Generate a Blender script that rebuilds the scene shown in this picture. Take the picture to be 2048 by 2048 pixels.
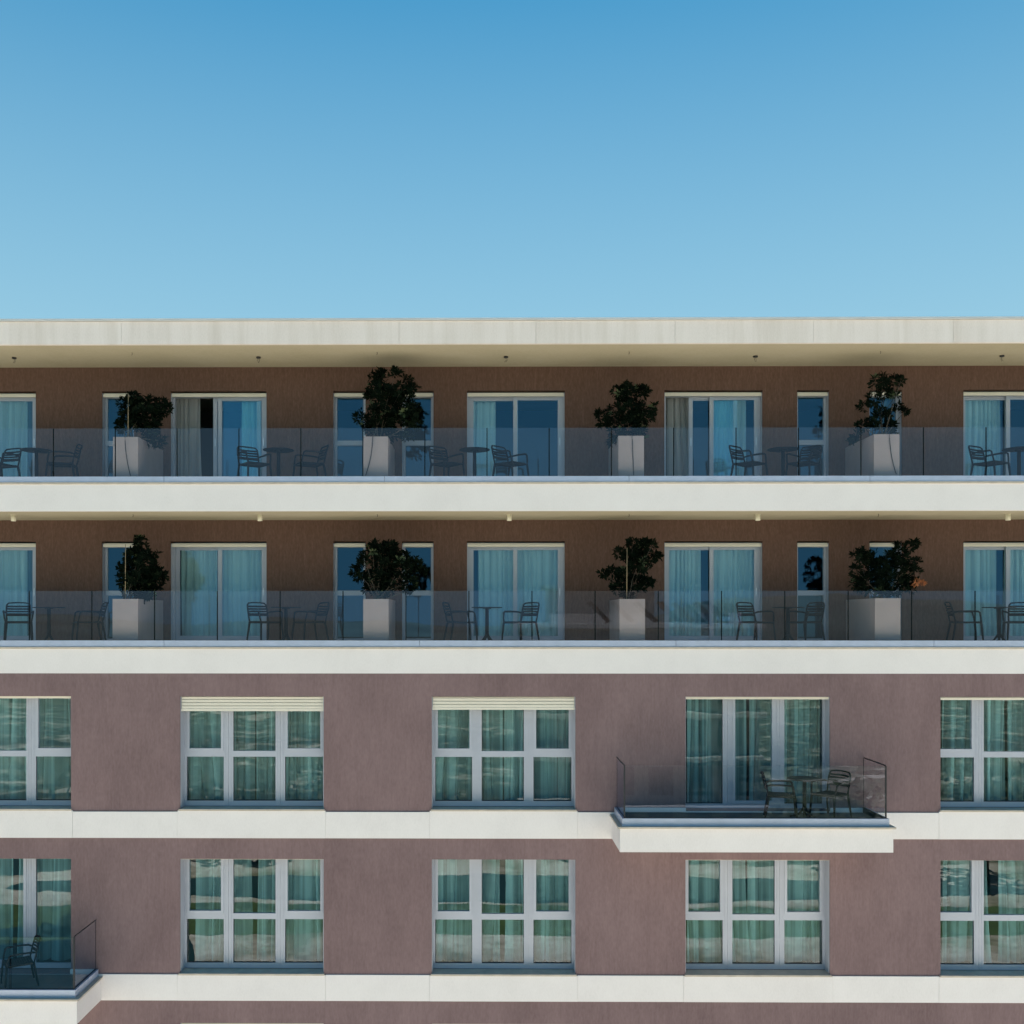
import bpy, bmesh, math, random
from mathutils import Vector, Matrix, noise

# ------------------------------------------------------------------ camera, sky, sun
sc = bpy.context.scene
for o in list(bpy.data.objects):
    bpy.data.objects.remove(o)
COL = sc.collection
F = 2000.0          # focal length in pixels of a 2048 px frame
PPX, H = 949.0, 1240.0
YAW = 0.0078
D = 19.3            # camera to facade
EYE = 17.4
DEP = 1.77          # depth of the roofed terraces
SA, CA = math.sin(YAW), math.cos(YAW)

cd = bpy.data.cameras.new('camera')
cam = bpy.data.objects.new('camera', cd); COL.objects.link(cam)
cam.location = (0, -D, EYE)
cam.rotation_euler = (math.radians(90), 0, YAW)
cd.sensor_width = 36.0
cd.lens = 36.0 * F / 2048.0
cd.shift_x = (1024 - PPX) / 2048.0
cd.shift_y = (H - 1024) / 2048.0
cd.clip_start, cd.clip_end = 0.1, 3000
sc.camera = cam

SUN_EL, SUN_AZ = math.radians(78), math.radians(10)
world = bpy.data.worlds.new('World'); sc.world = world; world.use_nodes = True
wn = world.node_tree.nodes; wl = world.node_tree.links
bg = wn['Background']
sky = wn.new('ShaderNodeTexSky'); sky.sky_type = 'NISHITA'; sky.sun_disc = False
sky.sun_elevation = SUN_EL; sky.sun_rotation = SUN_AZ
sky.altitude = 0; sky.air_density = 1.0; sky.dust_density = 0.2; sky.ozone_density = 2.0
tint = wn.new('ShaderNodeMix'); tint.data_type = 'RGBA'; tint.blend_type = 'MULTIPLY'; tint.inputs[0].default_value = 1
tint.inputs[7].default_value = (.22, .80, .84, 1); wl.new(sky.outputs[0], tint.inputs[6])
# pale haze that thickens towards the horizon
wtc = wn.new('ShaderNodeTexCoord'); sep = wn.new('ShaderNodeSeparateXYZ'); wl.new(wtc.outputs['Generated'], sep.inputs[0])
mr = wn.new('ShaderNodeMapRange'); mr.inputs[1].default_value = .115; mr.inputs[2].default_value = .556; mr.inputs[3].default_value = 1; mr.inputs[4].default_value = 0
wl.new(sep.outputs['Z'], mr.inputs[0])
hz = wn.new('ShaderNodeMix'); hz.data_type = 'RGBA'; hz.inputs[7].default_value = (2.7, 4.25, 4.95, 1)
wl.new(mr.outputs[0], hz.inputs[0]); wl.new(tint.outputs[2], hz.inputs[6]); wl.new(hz.outputs[2], bg.inputs[0])
bg.inputs[1].default_value = 0.05

sd = bpy.data.lights.new('sun', 'SUN'); sd.energy = 5.0; sd.angle = math.radians(0.5); sd.color = (1.0, 0.965, 0.91)
sun = bpy.data.objects.new('sun', sd); COL.objects.link(sun)
sdir = Vector((math.sin(SUN_AZ) * math.cos(SUN_EL), math.cos(SUN_AZ) * math.cos(SUN_EL), math.sin(SUN_EL)))
sun.rotation_euler = sdir.to_track_quat('Z', 'Y').to_euler()
sun.location = (0, 0, 40)

sc.view_settings.view_transform = 'Standard'; sc.view_settings.look = 'None'
sc.view_settings.gamma = 1.0; sc.view_settings.exposure = 1.62
sc.render.engine = 'CYCLES'
cy = sc.cycles
cy.max_bounces = 10; cy.diffuse_bounces = 4; cy.glossy_bounces = 4; cy.transmission_bounces = 4
cy.transparent_max_bounces = 16; cy.use_denoising = True; cy.caustics_reflective = False; cy.caustics_refractive = False
cy.sample_clamp_indirect = 6.0

# ------------------------------------------------------------------ pixel -> metre on a named plane
def PX(px, dep=0.0):
    u = (px - PPX) / F
    t = (D + dep) / (CA + u * SA)
    return t * (-SA + u * CA)
def PZ(py, dep=0.0, px=965):
    u = (px - PPX) / F
    t = (D + dep) / (CA + u * SA)
    return EYE + t * (H - py) / F

# ------------------------------------------------------------------ mesh helpers
class MB:
    def __init__(s): s.v = []; s.f = []; s.m = []; s.sm = []
    def box(s, x0, x1, y0, y1, z0, z1, m=0):
        b = len(s.v)
        for x in (x0, x1):
            for y in (y0, y1):
                for z in (z0, z1): s.v.append((x, y, z))
        for f in ((0,1,3,2),(4,6,7,5),(0,4,5,1),(2,3,7,6),(0,2,6,4),(1,5,7,3)):
            s.f.append(tuple(b + i for i in f)); s.m.append(m); s.sm.append(False)
        return s
    def prism(s, pts, y0, y1, m=0):          # xz outline extruded along y
        b = len(s.v); n = len(pts)
        for y in (y0, y1):
            for (x, z) in pts: s.v.append((x, y, z))
        s.f.append(tuple(b + i for i in range(n))); s.f.append(tuple(b + n + i for i in reversed(range(n))))
        for i in range(n):
            j = (i + 1) % n; s.f.append((b + j, b + i, b + n + i, b + n + j))
        s.m += [m] * (n + 2); s.sm += [False] * (n + 2)
        return s
    def tube(s, pts, r, n=8, m=0, flat=1.0, cap=True):
        pts = [Vector(p) for p in pts]; b = len(s.v); k = len(pts)
        rr = r if isinstance(r, (list, tuple)) else [r] * k
        up0 = Vector((0, 0, 1))
        for i, p in enumerate(pts):
            t = (pts[min(i + 1, k - 1)] - pts[max(i - 1, 0)]).normalized()
            u = t.cross(up0)
            if u.length < 0.15: u = t.cross(Vector((0, 1, 0)))
            u.normalize(); w = t.cross(u).normalized()
            for j in range(n):
                a = 2 * math.pi * (j + .5) / n
                q = p + u * math.cos(a) * rr[i] + w * math.sin(a) * rr[i] * flat
                s.v.append(tuple(q))
        for i in range(k - 1):
            for j in range(n):
                j2 = (j + 1) % n
                s.f.append((b + i*n + j, b + i*n + j2, b + (i+1)*n + j2, b + (i+1)*n + j)); s.m.append(m); s.sm.append(n > 4)
        if cap:
            s.f.append(tuple(b + j for j in reversed(range(n)))); s.f.append(tuple(b + (k-1)*n + j for j in range(n)))
            s.m += [m, m]; s.sm += [False, False]
        return s
    def lathe(s, prof, n=32, c=(0, 0, 0), m=0, smooth=True):
        b = len(s.v); k = len(prof)
        for (r, z) in prof:
            for j in range(n):
                a = 2 * math.pi * j / n
                s.v.append((c[0] + r * math.cos(a), c[1] + r * math.sin(a), c[2] + z))
        for i in range(k - 1):
            for j in range(n):
                j2 = (j + 1) % n
                s.f.append((b + i*n + j, b + i*n + j2, b + (i+1)*n + j2, b + (i+1)*n + j)); s.m.append(m); s.sm.append(smooth)
        s.f.append(tuple(b + j for j in reversed(range(n)))); s.f.append(tuple(b + (k-1)*n + j for j in range(n)))
        s.m += [m, m]; s.sm += [False, False]
        return s
    def face(s, pts, m=0):
        b = len(s.v); s.v += [tuple(p) for p in pts]; s.f.append(tuple(range(b, b + len(pts)))); s.m.append(m); s.sm.append(False)
    def mesh(s, name, mats, bevel=0):
        me = bpy.data.meshes.new(name); me.from_pydata(s.v, [], s.f)
        mats = mats if isinstance(mats, (list, tuple)) else [mats]
        for mt in mats: me.materials.append(mt)
        me.polygons.foreach_set('material_index', s.m); me.polygons.foreach_set('use_smooth', s.sm)
        me.update()
        bm = bmesh.new(); bm.from_mesh(me); bmesh.ops.recalc_face_normals(bm, faces=bm.faces); bm.to_mesh(me); bm.free()
        return me
    def build(s, name, mats, parent=None, bevel=0):
        o = bpy.data.objects.new(name, s.mesh(name, mats)); COL.objects.link(o)
        if parent: o.parent = parent
        if bevel:
            md = o.modifiers.new('bevel', 'BEVEL'); md.width = bevel; md.segments = 2; md.limit_method = 'ANGLE'
        return o

def tag(o, label=None, cat=None, group=None, kind=None):
    if label: o['label'] = label
    if cat: o['category'] = cat
    if group: o['group'] = group
    if kind: o['kind'] = kind
    return o
def empty(name, loc=(0, 0, 0), rz=0):
    o = bpy.data.objects.new(name, None); COL.objects.link(o); o.location = loc; o.rotation_euler = (0, 0, rz)
    o.empty_display_size = .2
    return o
def copy_tree(o, parent=None):
    c = o.copy(); COL.objects.link(c)
    if parent is not None: c.parent = parent
    for ch in [k for k in bpy.data.objects if k.parent == o]: copy_tree(ch, c)
    return c

# ------------------------------------------------------------------ materials
def new_mat(name):
    m = bpy.data.materials.new(name); m.use_nodes = True
    n = m.node_tree.nodes; l = m.node_tree.links
    return m, n, l, n['Principled BSDF']
def simple(name, col, rough=.6, metal=0.0, spec=.5, var=0.0, vscale=3.0, bump=0.0, bscale=200):
    m, n, l, p = new_mat(name)
    p.inputs['Roughness'].default_value = rough; p.inputs['Metallic'].default_value = metal
    p.inputs['Specular IOR Level'].default_value = spec
    if var or bump:
        tc = n.new('ShaderNodeTexCoord')
    if var:
        no = n.new('ShaderNodeTexNoise'); no.inputs['Scale'].default_value = vscale; no.inputs['Detail'].default_value = 6
        l.new(tc.outputs['Object'], no.inputs['Vector'])
        cr = n.new('ShaderNodeValToRGB'); cr.color_ramp.elements[0].position = .3; cr.color_ramp.elements[1].position = .7
        cr.color_ramp.elements[0].color = (*[c * (1 - var) for c in col], 1); cr.color_ramp.elements[1].color = (*[min(1, c * (1 + var)) for c in col], 1)
        l.new(no.outputs['Fac'], cr.inputs[0]); l.new(cr.outputs[0], p.inputs['Base Color'])
    else:
        p.inputs['Base Color'].default_value = (*col, 1)
    if bump:
        nb = n.new('ShaderNodeTexNoise'); nb.inputs['Scale'].default_value = bscale; nb.inputs['Detail'].default_value = 3
        l.new(tc.outputs['Object'], nb.inputs['Vector'])
        bp = n.new('ShaderNodeBump'); bp.inputs['Strength'].default_value = bump; bp.inputs['Distance'].default_value = .004
        l.new(nb.outputs['Fac'], bp.inputs['Height']); l.new(bp.outputs[0], p.inputs['Normal'])
    return m

def streaky(name, base, dark, light, scales, bump, rough=.9, stain=None):
    """plaster with a vertical grain: layered noises stretched along z"""
    m, n, l, p = new_mat(name)
    p.inputs['Roughness'].default_value = rough; p.inputs['Specular IOR Level'].default_value = .2
    tc = n.new('ShaderNodeTexCoord')
    facs = []
    for (sx, sz, det) in scales:
        mp = n.new('ShaderNodeMapping'); mp.inputs['Scale'].default_value = (sx, sx, sz)
        l.new(tc.outputs['Object'], mp.inputs['Vector'])
        no = n.new('ShaderNodeTexNoise'); no.inputs['Scale'].default_value = 1; no.inputs['Detail'].default_value = det
        no.inputs['Roughness'].default_value = .6
        l.new(mp.outputs[0], no.inputs['Vector']); facs.append(no.outputs['Fac'])
    cr = n.new('ShaderNodeValToRGB')
    cr.color_ramp.elements[0].position = .36; cr.color_ramp.elements[0].color = (*dark, 1)
    cr.color_ramp.elements[1].position = .64; cr.color_ramp.elements[1].color = (*light, 1)
    e = cr.color_ramp.elements.new(.5); e.color = (*base, 1)
    acc = facs[0]
    for f in facs[1:]:
        mx = n.new('ShaderNodeMix'); mx.data_type = 'FLOAT'; mx.inputs[0].default_value = .42
        l.new(acc, mx.inputs[2]); l.new(f, mx.inputs[3]); acc = mx.outputs[0]
    l.new(acc, cr.inputs[0]); col = cr.outputs[0]
    if stain:
        mp = n.new('ShaderNodeMapping'); mp.inputs['Scale'].default_value = (stain[0], 1, stain[1])
        l.new(tc.outputs['Object'], mp.inputs['Vector'])
        no = n.new('ShaderNodeTexNoise'); no.inputs['Scale'].default_value = 1; no.inputs['Detail'].default_value = 8
        no.inputs['Roughness'].default_value = .7
        l.new(mp.outputs[0], no.inputs['Vector'])
        r2 = n.new('ShaderNodeValToRGB'); r2.color_ramp.elements[0].position = stain[2]; r2.color_ramp.elements[1].position = stain[2] + .2
        r2.color_ramp.elements[0].color = (0, 0, 0, 1); r2.color_ramp.elements[1].color = (stain[3],) * 3 + (1,)
        l.new(no.outputs['Fac'], r2.inputs[0])
        mx = n.new('ShaderNodeMix'); mx.data_type = 'RGBA'; mx.inputs[7].default_value = (*stain[4], 1)
        l.new(r2.outputs[0], mx.inputs[0]); l.new(col, mx.inputs[6]); col = mx.outputs[2]
    l.new(col, p.inputs['Base Color'])
    bp = n.new('ShaderNodeBump'); bp.inputs['Strength'].default_value = bump; bp.inputs['Distance'].default_value = .006
    l.new(facs[0], bp.inputs['Height']); l.new(bp.outputs[0], p.inputs['Normal'])
    return m

def glass(name, tint, refl, ior, wav=.1):
    m = bpy.data.materials.new(name); m.use_nodes = True
    n = m.node_tree.nodes; l = m.node_tree.links; n.clear()
    out = n.new('ShaderNodeOutputMaterial'); mx = n.new('ShaderNodeMixShader')
    tr = n.new('ShaderNodeBsdfTransparent'); tr.inputs[0].default_value = (*tint, 1)
    gl = n.new('ShaderNodeBsdfGlossy'); gl.inputs['Roughness'].default_value = 0.0; gl.inputs[0].default_value = (*refl, 1)
    fr = n.new('ShaderNodeFresnel'); fr.inputs[0].default_value = ior
    # very slight waviness of real float glass
    tc = n.new('ShaderNodeTexCoord'); no = n.new('ShaderNodeTexNoise'); no.inputs['Scale'].default_value = 1.3; no.inputs['Detail'].default_value = 1
    l.new(tc.outputs['Object'], no.inputs['Vector'])
    bp = n.new('ShaderNodeBump'); bp.inputs['Strength'].default_value = wav; bp.inputs['Distance'].default_value = .012
    l.new(no.outputs['Fac'], bp.inputs['Height']); l.new(bp.outputs[0], gl.inputs['Normal'])
    # reflect only from outward-facing entry surfaces: Fresnel handles back faces through the geometry node
    ge = n.new('ShaderNodeNewGeometry'); inv = n.new('ShaderNodeMath'); inv.operation = 'SUBTRACT'; inv.inputs[0].default_value = 1
    l.new(ge.outputs['Backfacing'], inv.inputs[1])
    mu = n.new('ShaderNodeMath'); mu.operation = 'MULTIPLY'; l.new(fr.outputs[0], mu.inputs[0]); l.new(inv.outputs[0], mu.inputs[1])
    l.new(mu.outputs[0], mx.inputs[0]); l.new(tr.outputs[0], mx.inputs[1]); l.new(gl.outputs[0], mx.inputs[2])
    l.new(mx.outputs[0], out.inputs[0])
    return m

def curtain_mat(name, col, trans=.2, sheer=.14):
    # sheer weave: faces seen square-on let some of the dark room through, folds seen edge-on read denser
    m = bpy.data.materials.new(name); m.use_nodes = True
    n = m.node_tree.nodes; l = m.node_tree.links; n.clear()
    out = n.new('ShaderNodeOutputMaterial'); mx = n.new('ShaderNodeMixShader'); mx.inputs[0].default_value = trans
    d = n.new('ShaderNodeBsdfDiffuse'); d.inputs[0].default_value = (*col, 1)
    t = n.new('ShaderNodeBsdfTranslucent'); t.inputs[0].default_value = (*col, 1)
    l.new(d.outputs[0], mx.inputs[1]); l.new(t.outputs[0], mx.inputs[2])
    lw = n.new('ShaderNodeLayerWeight'); lw.inputs[0].default_value = .55
    mr = n.new('ShaderNodeMapRange'); mr.inputs[3].default_value = 1 - sheer; mr.inputs[4].default_value = 1.0; mr.inputs[2].default_value = .7
    l.new(lw.outputs['Facing'], mr.inputs[0])
    tc = n.new('ShaderNodeTexCoord'); mp = n.new('ShaderNodeMapping'); mp.inputs['Scale'].default_value = (9, 1, .12)
    l.new(tc.outputs['Object'], mp.inputs[0]); no = n.new('ShaderNodeTexNoise'); no.inputs['Scale'].default_value = 1; no.inputs['Detail'].default_value = 2
    l.new(mp.outputs[0], no.inputs['Vector']); m3 = n.new('ShaderNodeMapRange'); m3.inputs[1].default_value = .42; m3.inputs[2].default_value = .58
    m3.inputs[3].default_value = 1 - sheer * 1.1; m3.inputs[4].default_value = 1.0; l.new(no.outputs['Fac'], m3.inputs[0])
    mm = n.new('ShaderNodeMath'); mm.operation = 'MULTIPLY'; l.new(mr.outputs[0], mm.inputs[0]); l.new(m3.outputs[0], mm.inputs[1])
    tr = n.new('ShaderNodeBsdfTransparent'); m2 = n.new('ShaderNodeMixShader')
    l.new(mm.outputs[0], m2.inputs[0]); l.new(tr.outputs[0], m2.inputs[1]); l.new(mx.outputs[0], m2.inputs[2])
    l.new(m2.outputs[0], out.inputs[0])
    return m

M = {}
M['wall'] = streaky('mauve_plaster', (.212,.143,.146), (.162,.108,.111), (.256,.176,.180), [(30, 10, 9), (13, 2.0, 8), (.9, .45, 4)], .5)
M['wall_up'] = streaky('shaded_plaster', (.132,.076,.058), (.108,.060,.045), (.160,.095,.074), [(30, 10, 9), (13, 2.0, 8)], .5)  # the mauve plaster again, with the terrace shade put into its colour
M['white'] = streaky('white_plaster', (.80,.75,.74), (.75,.70,.69), (.835,.785,.775), [(60, 20, 3), (3, 2, 5), (.6, .6, 3)], .12)
M['fascia'] = streaky('weathered_plaster', (.78,.705,.67), (.70,.63,.59), (.83,.76,.73), [(60, 20, 3), (6, .4, 5), (1.2, .4, 3)], .12,
                      stain=(2.4, .16, .49, .36, (.50,.43,.36)))
M['soffit'] = streaky('warm_shade_ceiling', (.44,.39,.28), (.40,.355,.25), (.47,.42,.31), [(20, 20, 3), (1.5, 1.5, 3), (.5, .5, 3)], .08)  # ceiling shade and warm ground bounce put into the base colour
M['stone'] = simple('sandstone_coping', (.50,.43,.36), .7, var=.12, vscale=6)
M['frame'] = simple('grey_aluminium', (.43,.45,.52), .42, metal=.1, var=.03, vscale=2)
M['channel'] = simple('anodised_channel', (.44,.49,.63), .38, metal=.3, var=.06, vscale=5)
M['shutter'] = simple('cream_shutter', (.74,.68,.58), .5, var=.03, vscale=4)
M['gasket'] = simple('black_gasket', (.015,.016,.02), .6)
M['dark'] = simple('charcoal_resin', (.005,.006,.008), .55, spec=.15)
M['planter'] = simple('pink_grey_planter', (.34,.275,.268), .8, var=.06, vscale=3, bump=.2)
M['soil'] = simple('planter_soil', (.05,.035,.025), 1.0, var=.3, vscale=30, bump=.8)
M['room'] = simple('room_paint', (.10,.10,.10), .9)
M['terrace'] = simple('bounce_terrace_tile', (.60,.57,.56), .6, var=.1, vscale=2)  # unseen floor, made paler to bounce light onto the terrace walls
M['tile'] = simple('terrace_tile', (.10,.092,.085), .7, var=.2, vscale=2)
M['lamp'] = simple('cream_lamp', (.72,.68,.54), .5)
M['black'] = simple('black_plastic', (.012,.012,.014), .5)
M['steel'] = simple('handle_steel', (.55,.56,.6), .3, metal=.8)
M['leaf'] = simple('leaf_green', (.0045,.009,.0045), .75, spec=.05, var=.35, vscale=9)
M['leaf2'] = simple('leaf_pale', (.05,.07,.025), .6, var=.3, vscale=9)
M['leafdry'] = simple('leaf_dry', (.36,.12,.04), .7, var=.3, vscale=9)
M['bark'] = simple('grey_bark', (.09,.07,.05), .9, var=.2, vscale=20)
M['bamboo'] = simple('bamboo_cane', (.38,.28,.16), .6, var=.1, vscale=20)
M['gup'] = glass('window_glass_upper', (.86,.985,1.0), (.24,.62,1.0), 2.0, .06)
M['glow'] = glass('window_glass_lower', (.77,.92,.935), (.88,.96,.98), 1.70, .10)
M['gbal'] = glass('balustrade_glass', (.975,.982,.985), (.72,.80,1.0), 1.66, .03)
M['gedge'] = simple('glass_edge', (.008,.010,.010), .9, spec=.02)
M['curtain'] = curtain_mat('sheer_white_curtain', (.82,.82,.80))
M['curtain_low'] = curtain_mat('sheer_curtain_lower', (.82,.82,.80), sheer=.42)
M['curtain2'] = curtain_mat('grey_lined_curtain', (.50,.50,.50))

# ------------------------------------------------------------------ ground and what lies behind the camera
def ground_material():
    m, n, l, p = new_mat('dry_ground'); p.inputs['Roughness'].default_value = .95
    tc = n.new('ShaderNodeTexCoord')
    n1 = n.new('ShaderNodeTexNoise'); n1.inputs['Scale'].default_value = .12; n1.inputs['Detail'].default_value = 8; n1.inputs['Roughness'].default_value = .65
    l.new(tc.outputs['Object'], n1.inputs['Vector'])
    cr = n.new('ShaderNodeValToRGB'); e = cr.color_ramp.elements
    e[0].position = .38; e[0].color = (.20,.20,.12,1); e[1].position = .55; e[1].color = (.62,.57,.50,1)
    k = e.new(.46); k.color = (.44,.40,.32,1)
    l.new(n1.outputs['Fac'], cr.inputs[0])
    n2 = n.new('ShaderNodeTexNoise'); n2.inputs['Scale'].default_value = 1.6; n2.inputs['Detail'].default_value = 8; n2.inputs['Roughness'].default_value = .7
    l.new(tc.outputs['Object'], n2.inputs['Vector'])
    mx = n.new('ShaderNodeMix'); mx.data_type = 'RGBA'; mx.blend_type = 'OVERLAY'; mx.inputs[0].default_value = .9
    l.new(cr.outputs[0], mx.inputs[6]); l.new(n2.outputs['Fac'], mx.inputs[7]); l.new(mx.outputs[2], p.inputs['Base Color'])
    return m
GM = ground_material()
tag(MB().box(-1500, 1500, -1500, 1500, -.5, 0).build('ground', GM), 'pale dry ground around the building', kind='structure')
def sheet(name, pts, z, mat, label):
    b = MB(); b.face([(x, y, z) for x, y in pts])
    return tag(b.build(name, mat), label, kind='structure')
def blob_outline(cx, cy, rx, ry, seed, n=40):
    out = []
    for i in range(n):
        a = 2 * math.pi * i / n
        k = 1 + .16 * noise.noise(Vector((math.cos(a) * 1.3 + seed, math.sin(a) * 1.3, seed)))
        out.append((cx + rx * k * math.cos(a), cy + ry * k * math.sin(a)))
    return out
M['paving'] = simple('pale_paving', (.40,.37,.33), .85, var=.15, vscale=.6)
M['grass'] = simple('lawn_grass', (.07,.12,.04), .95, var=.4, vscale=1.2, bump=1, bscale=20)
mw, nw, lw, pw = new_mat('pool_water'); pw.inputs['Base Color'].default_value = (.012,.05,.052,1); pw.inputs['Roughness'].default_value = .04
_n = nw.new('ShaderNodeTexNoise'); _n.inputs['Scale'].default_value = 2.2; _n.inputs['Detail'].default_value = 3
_t = nw.new('ShaderNodeTexCoord'); lw.new(_t.outputs['Object'], _n.inputs['Vector'])
_b = nw.new('ShaderNodeBump'); _b.inputs['Strength'].default_value = .6; _b.inputs['Distance'].default_value = .12
lw.new(_n.outputs['Fac'], _b.inputs['Height']); lw.new(_b.outputs[0], pw.inputs['Normal'])
sheet('paving', [(-40, -12), (40, -12), (40, 14), (-40, 14)], .004, M['paving'], 'pale paving at the foot of the building')
sheet('lawn', blob_outline(-12, -62, 30, 9, 2.1), .008, M['grass'], 'green lawn across from the building')
sheet('added_basin', blob_outline(-23, -31, 9, 6, 3.3), .013, mw, 'added dark water basin that darkens the left balcony reflection')  # basin added to darken what the left balcony glass reflects
M['drygrass'] = simple('dry_grass', (.16,.15,.08), .95, var=.6, vscale=.9, bump=1, bscale=12)
sheet('grass_strip', [(-40, -35.5), (-25, -34.6), (-8, -35.8), (10, -34.8), (30, -35.6), (48, -35), (48, -41.2), (20, -40.6), (-5, -41.4), (-40, -40.8)], .0065, M['grass'], 'green strip of grass before the long pool')
sheet('pool_water', blob_outline(2, -45, 32, 3.2, 5.3), .012, mw, 'rippled pool water in front of the building')
sheet('lake_water', blob_outline(-42, -60, 30, 13, 1.3), .010, mw, 'dark water beyond the lawn')

def scrub_material():
    m, n, l, p = new_mat('scrubland'); p.inputs['Roughness'].default_value = .95
    tc = n.new('ShaderNodeTexCoord'); mp = n.new('ShaderNodeMapping'); mp.inputs['Scale'].default_value = (.13, .20, 1)
    l.new(tc.outputs['Object'], mp.inputs[0])
    a = n.new('ShaderNodeTexNoise'); a.inputs['Scale'].default_value = 1; a.inputs['Detail'].default_value = 9; a.inputs['Roughness'].default_value = .68
    a.inputs['Distortion'].default_value = .8
    l.new(mp.outputs[0], a.inputs['Vector'])
    cr = n.new('ShaderNodeValToRGB'); e = cr.color_ramp.elements
    e[0].position = .47; e[0].color = (.025,.040,.022,1); e[1].position = .64; e[1].color = (.50,.46,.38,1)
    k = e.new(.54); k.color = (.09,.11,.06,1)
    l.new(a.outputs['Fac'], cr.inputs[0]); l.new(cr.outputs[0], p.inputs['Base Color'])
    return m
M['scrub'] = scrub_material()
sheet('scrubland', [(-300, -300), (300, -300), (300, -52), (140, -50), (60, -54), (20, -51), (-20, -55), (-70, -51), (-300, -53)], .006, M['scrub'], 'scrubby dark land across from the building')
def hills():
    b = MB(); n = 90
    for ring, (r_, hh) in enumerate(((480, 0), (560, .5), (700, 1))):
        for i in range(n + 1):
            a = math.pi + math.pi * i / n
            h = hh * (26 + 22 * noise.noise(Vector((a * 3, .4, 2))) + 9 * noise.noise(Vector((a * 11, ring, 5))))
            b.v.append((math.cos(a) * r_, math.sin(a) * r_, max(h, 0)))
    for r2 in range(2):
        for i in range(n):
            k0 = r2 * (n + 1) + i; b.f.append((k0, k0 + 1, k0 + n + 2, k0 + n + 1)); b.m.append(0); b.sm.append(True)
    tag(b.build('hills', simple('hill_scrub', (.06,.08,.07), .95, var=.3, vscale=.02)), 'low dark hills on the horizon', kind='structure')
hills()
def treeline(name, spots, seed):
    rnd = random.Random(seed); b = MB()
    for (x, y, r, h) in spots:
        b.tube([(x, y, 0), (x + .2, y, h * .5), (x, y + .2, h * .8)], [.22, .15, .05], 6, m=1)
        for i in range(420):
            v = Vector((rnd.gauss(0, 1), rnd.gauss(0, 1), rnd.gauss(0, 1))).normalized() * (rnd.random() ** .4)
            c = Vector((x + v.x * r, y + v.y * r, h * .62 + v.z * h * .38))
            if noise.noise(c * .7) < -.18: continue
            a = rnd.random() * 6.28; t = rnd.uniform(-1, 1); s = rnd.uniform(.25, .5)
            u = Vector((math.cos(a), math.sin(a), t)).normalized() * s; w = u.cross(Vector((rnd.random(), rnd.random(), 1))).normalized() * s * .6
            b.face([c - u, c - w, c + u, c + w])
    return b.build(name, [M['leaf2'], M['bark']])
tag(treeline('treeline', [(-30,-58,4,8),(-24,-56,3.5,7),(-19,-53,3,6),(-13,-57,4,8),(-7,-55,3,6.5),(-40,-48,4,9),(-3,-54,2.4,5),(-16,-52,2.2,4.6),(27,-50,4,8),(33,-46,4,9),(7,-53,2,4.2),(22,-54,2.4,5)], 4),
    'green trees across from the building', 'trees', kind='stuff')

M['farwall'] = simple('far_render', (.42,.40,.37), .9)
def far_building():
    t = tag(empty('white_building', (12, -60, 0)), 'low pale building with tilted roof panels opposite the terraces', 'building')
    zr = EYE - .3
    w = MB(); w.box(-9, 10, -14, 0, 0, zr - .35); w.box(-9.3, 10.3, -14.3, .5, zr - .35, zr)
    w.box(-6, 3, -13, -8, zr, zr + 3.2); w.box(-6.4, 3.4, -13.4, -7.5, zr + 3.2, zr + 3.5)
    w.build('wall', M['farwall'], t)
    for k in range(4):
        z = 2.9 + 3.4 * k
        MB().box(-9.2, 10.2, .02, 1.3, z, z + .35).build('floor_slab', M['farwall'], t)
        for i in range(6):
            x = -8.2 + i * 3.0; MB().box(x, x + 1.9, -.05, .012, .5 + 3.4 * k, 2.7 + 3.4 * k).build('window', M['black'], t)
    for i in range(6):
        x = -3.4 + i * 1.9
        p = MB(); p.prism([(x, zr + 1.7), (x + .14, zr + 1.82), (x + 1.75, zr + .25), (x + 1.61, zr + .13)], -3.2, -1.0)
        p.build('roof_panel', M['black'], t)
        for xx in (x + .2, x + 1.3): MB().box(xx, xx + .05, -1.3, -1.25, zr, zr + (1.5 if xx < x + 1 else .5)).build('panel_leg', M['frame'], t)
    for x in (5.5, 8): MB().box(x, x + 1.1, -3, -2.2, zr, zr + .9).build('roof_unit', M['frame'], t)
far_building()

# ------------------------------------------------------------------ the building
XL, XR = -17.2, 18.6
B = tag(empty('apartment_building', (0, 0, 0)), 'mauve and white apartment building with two glass-fronted terraces under a flat roof', 'building')
z_roof_top = PZ(636); z_fascia_t = PZ(641.5); z_fascia_b = PZ(687)
z_b3t, z_b3b = PZ(968), PZ(1021.5)
z_b2t, z_b2b = PZ(1298), PZ(1347)
ST = (PZ(1393) - PZ(1719))                       # storey height of the lower floors
FL2 = EYE - .48; FL3 = FL2 + (z_b3t - z_b2t)     # terrace floor levels
BACK = DEP + .28

def holes_wall(b, x0, x1, z0, z1, holes, y0, y1, m=0):
    """a wall slab with rectangular openings, tiled by butt-jointed blocks"""
    hs = sorted([h for h in holes if h[1] > x0 and h[0] < x1])
    x = x0
    for (hx0, hx1, hz0, hz1) in hs:
        hx0 = max(hx0, x0); hx1 = min(hx1, x1)
        if hx0 > x: b.box(x, hx0, y0, y1, z0, z1, m)
        if hz0 > z0: b.box(hx0, hx1, y0, y1, z0, hz0, m)
        if hz1 < z1: b.box(hx0, hx1, y0, y1, hz1, z1, m)
        x = hx1
    if x < x1: b.box(x, x1, y0, y1, z0, z1, m)
    return b

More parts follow.
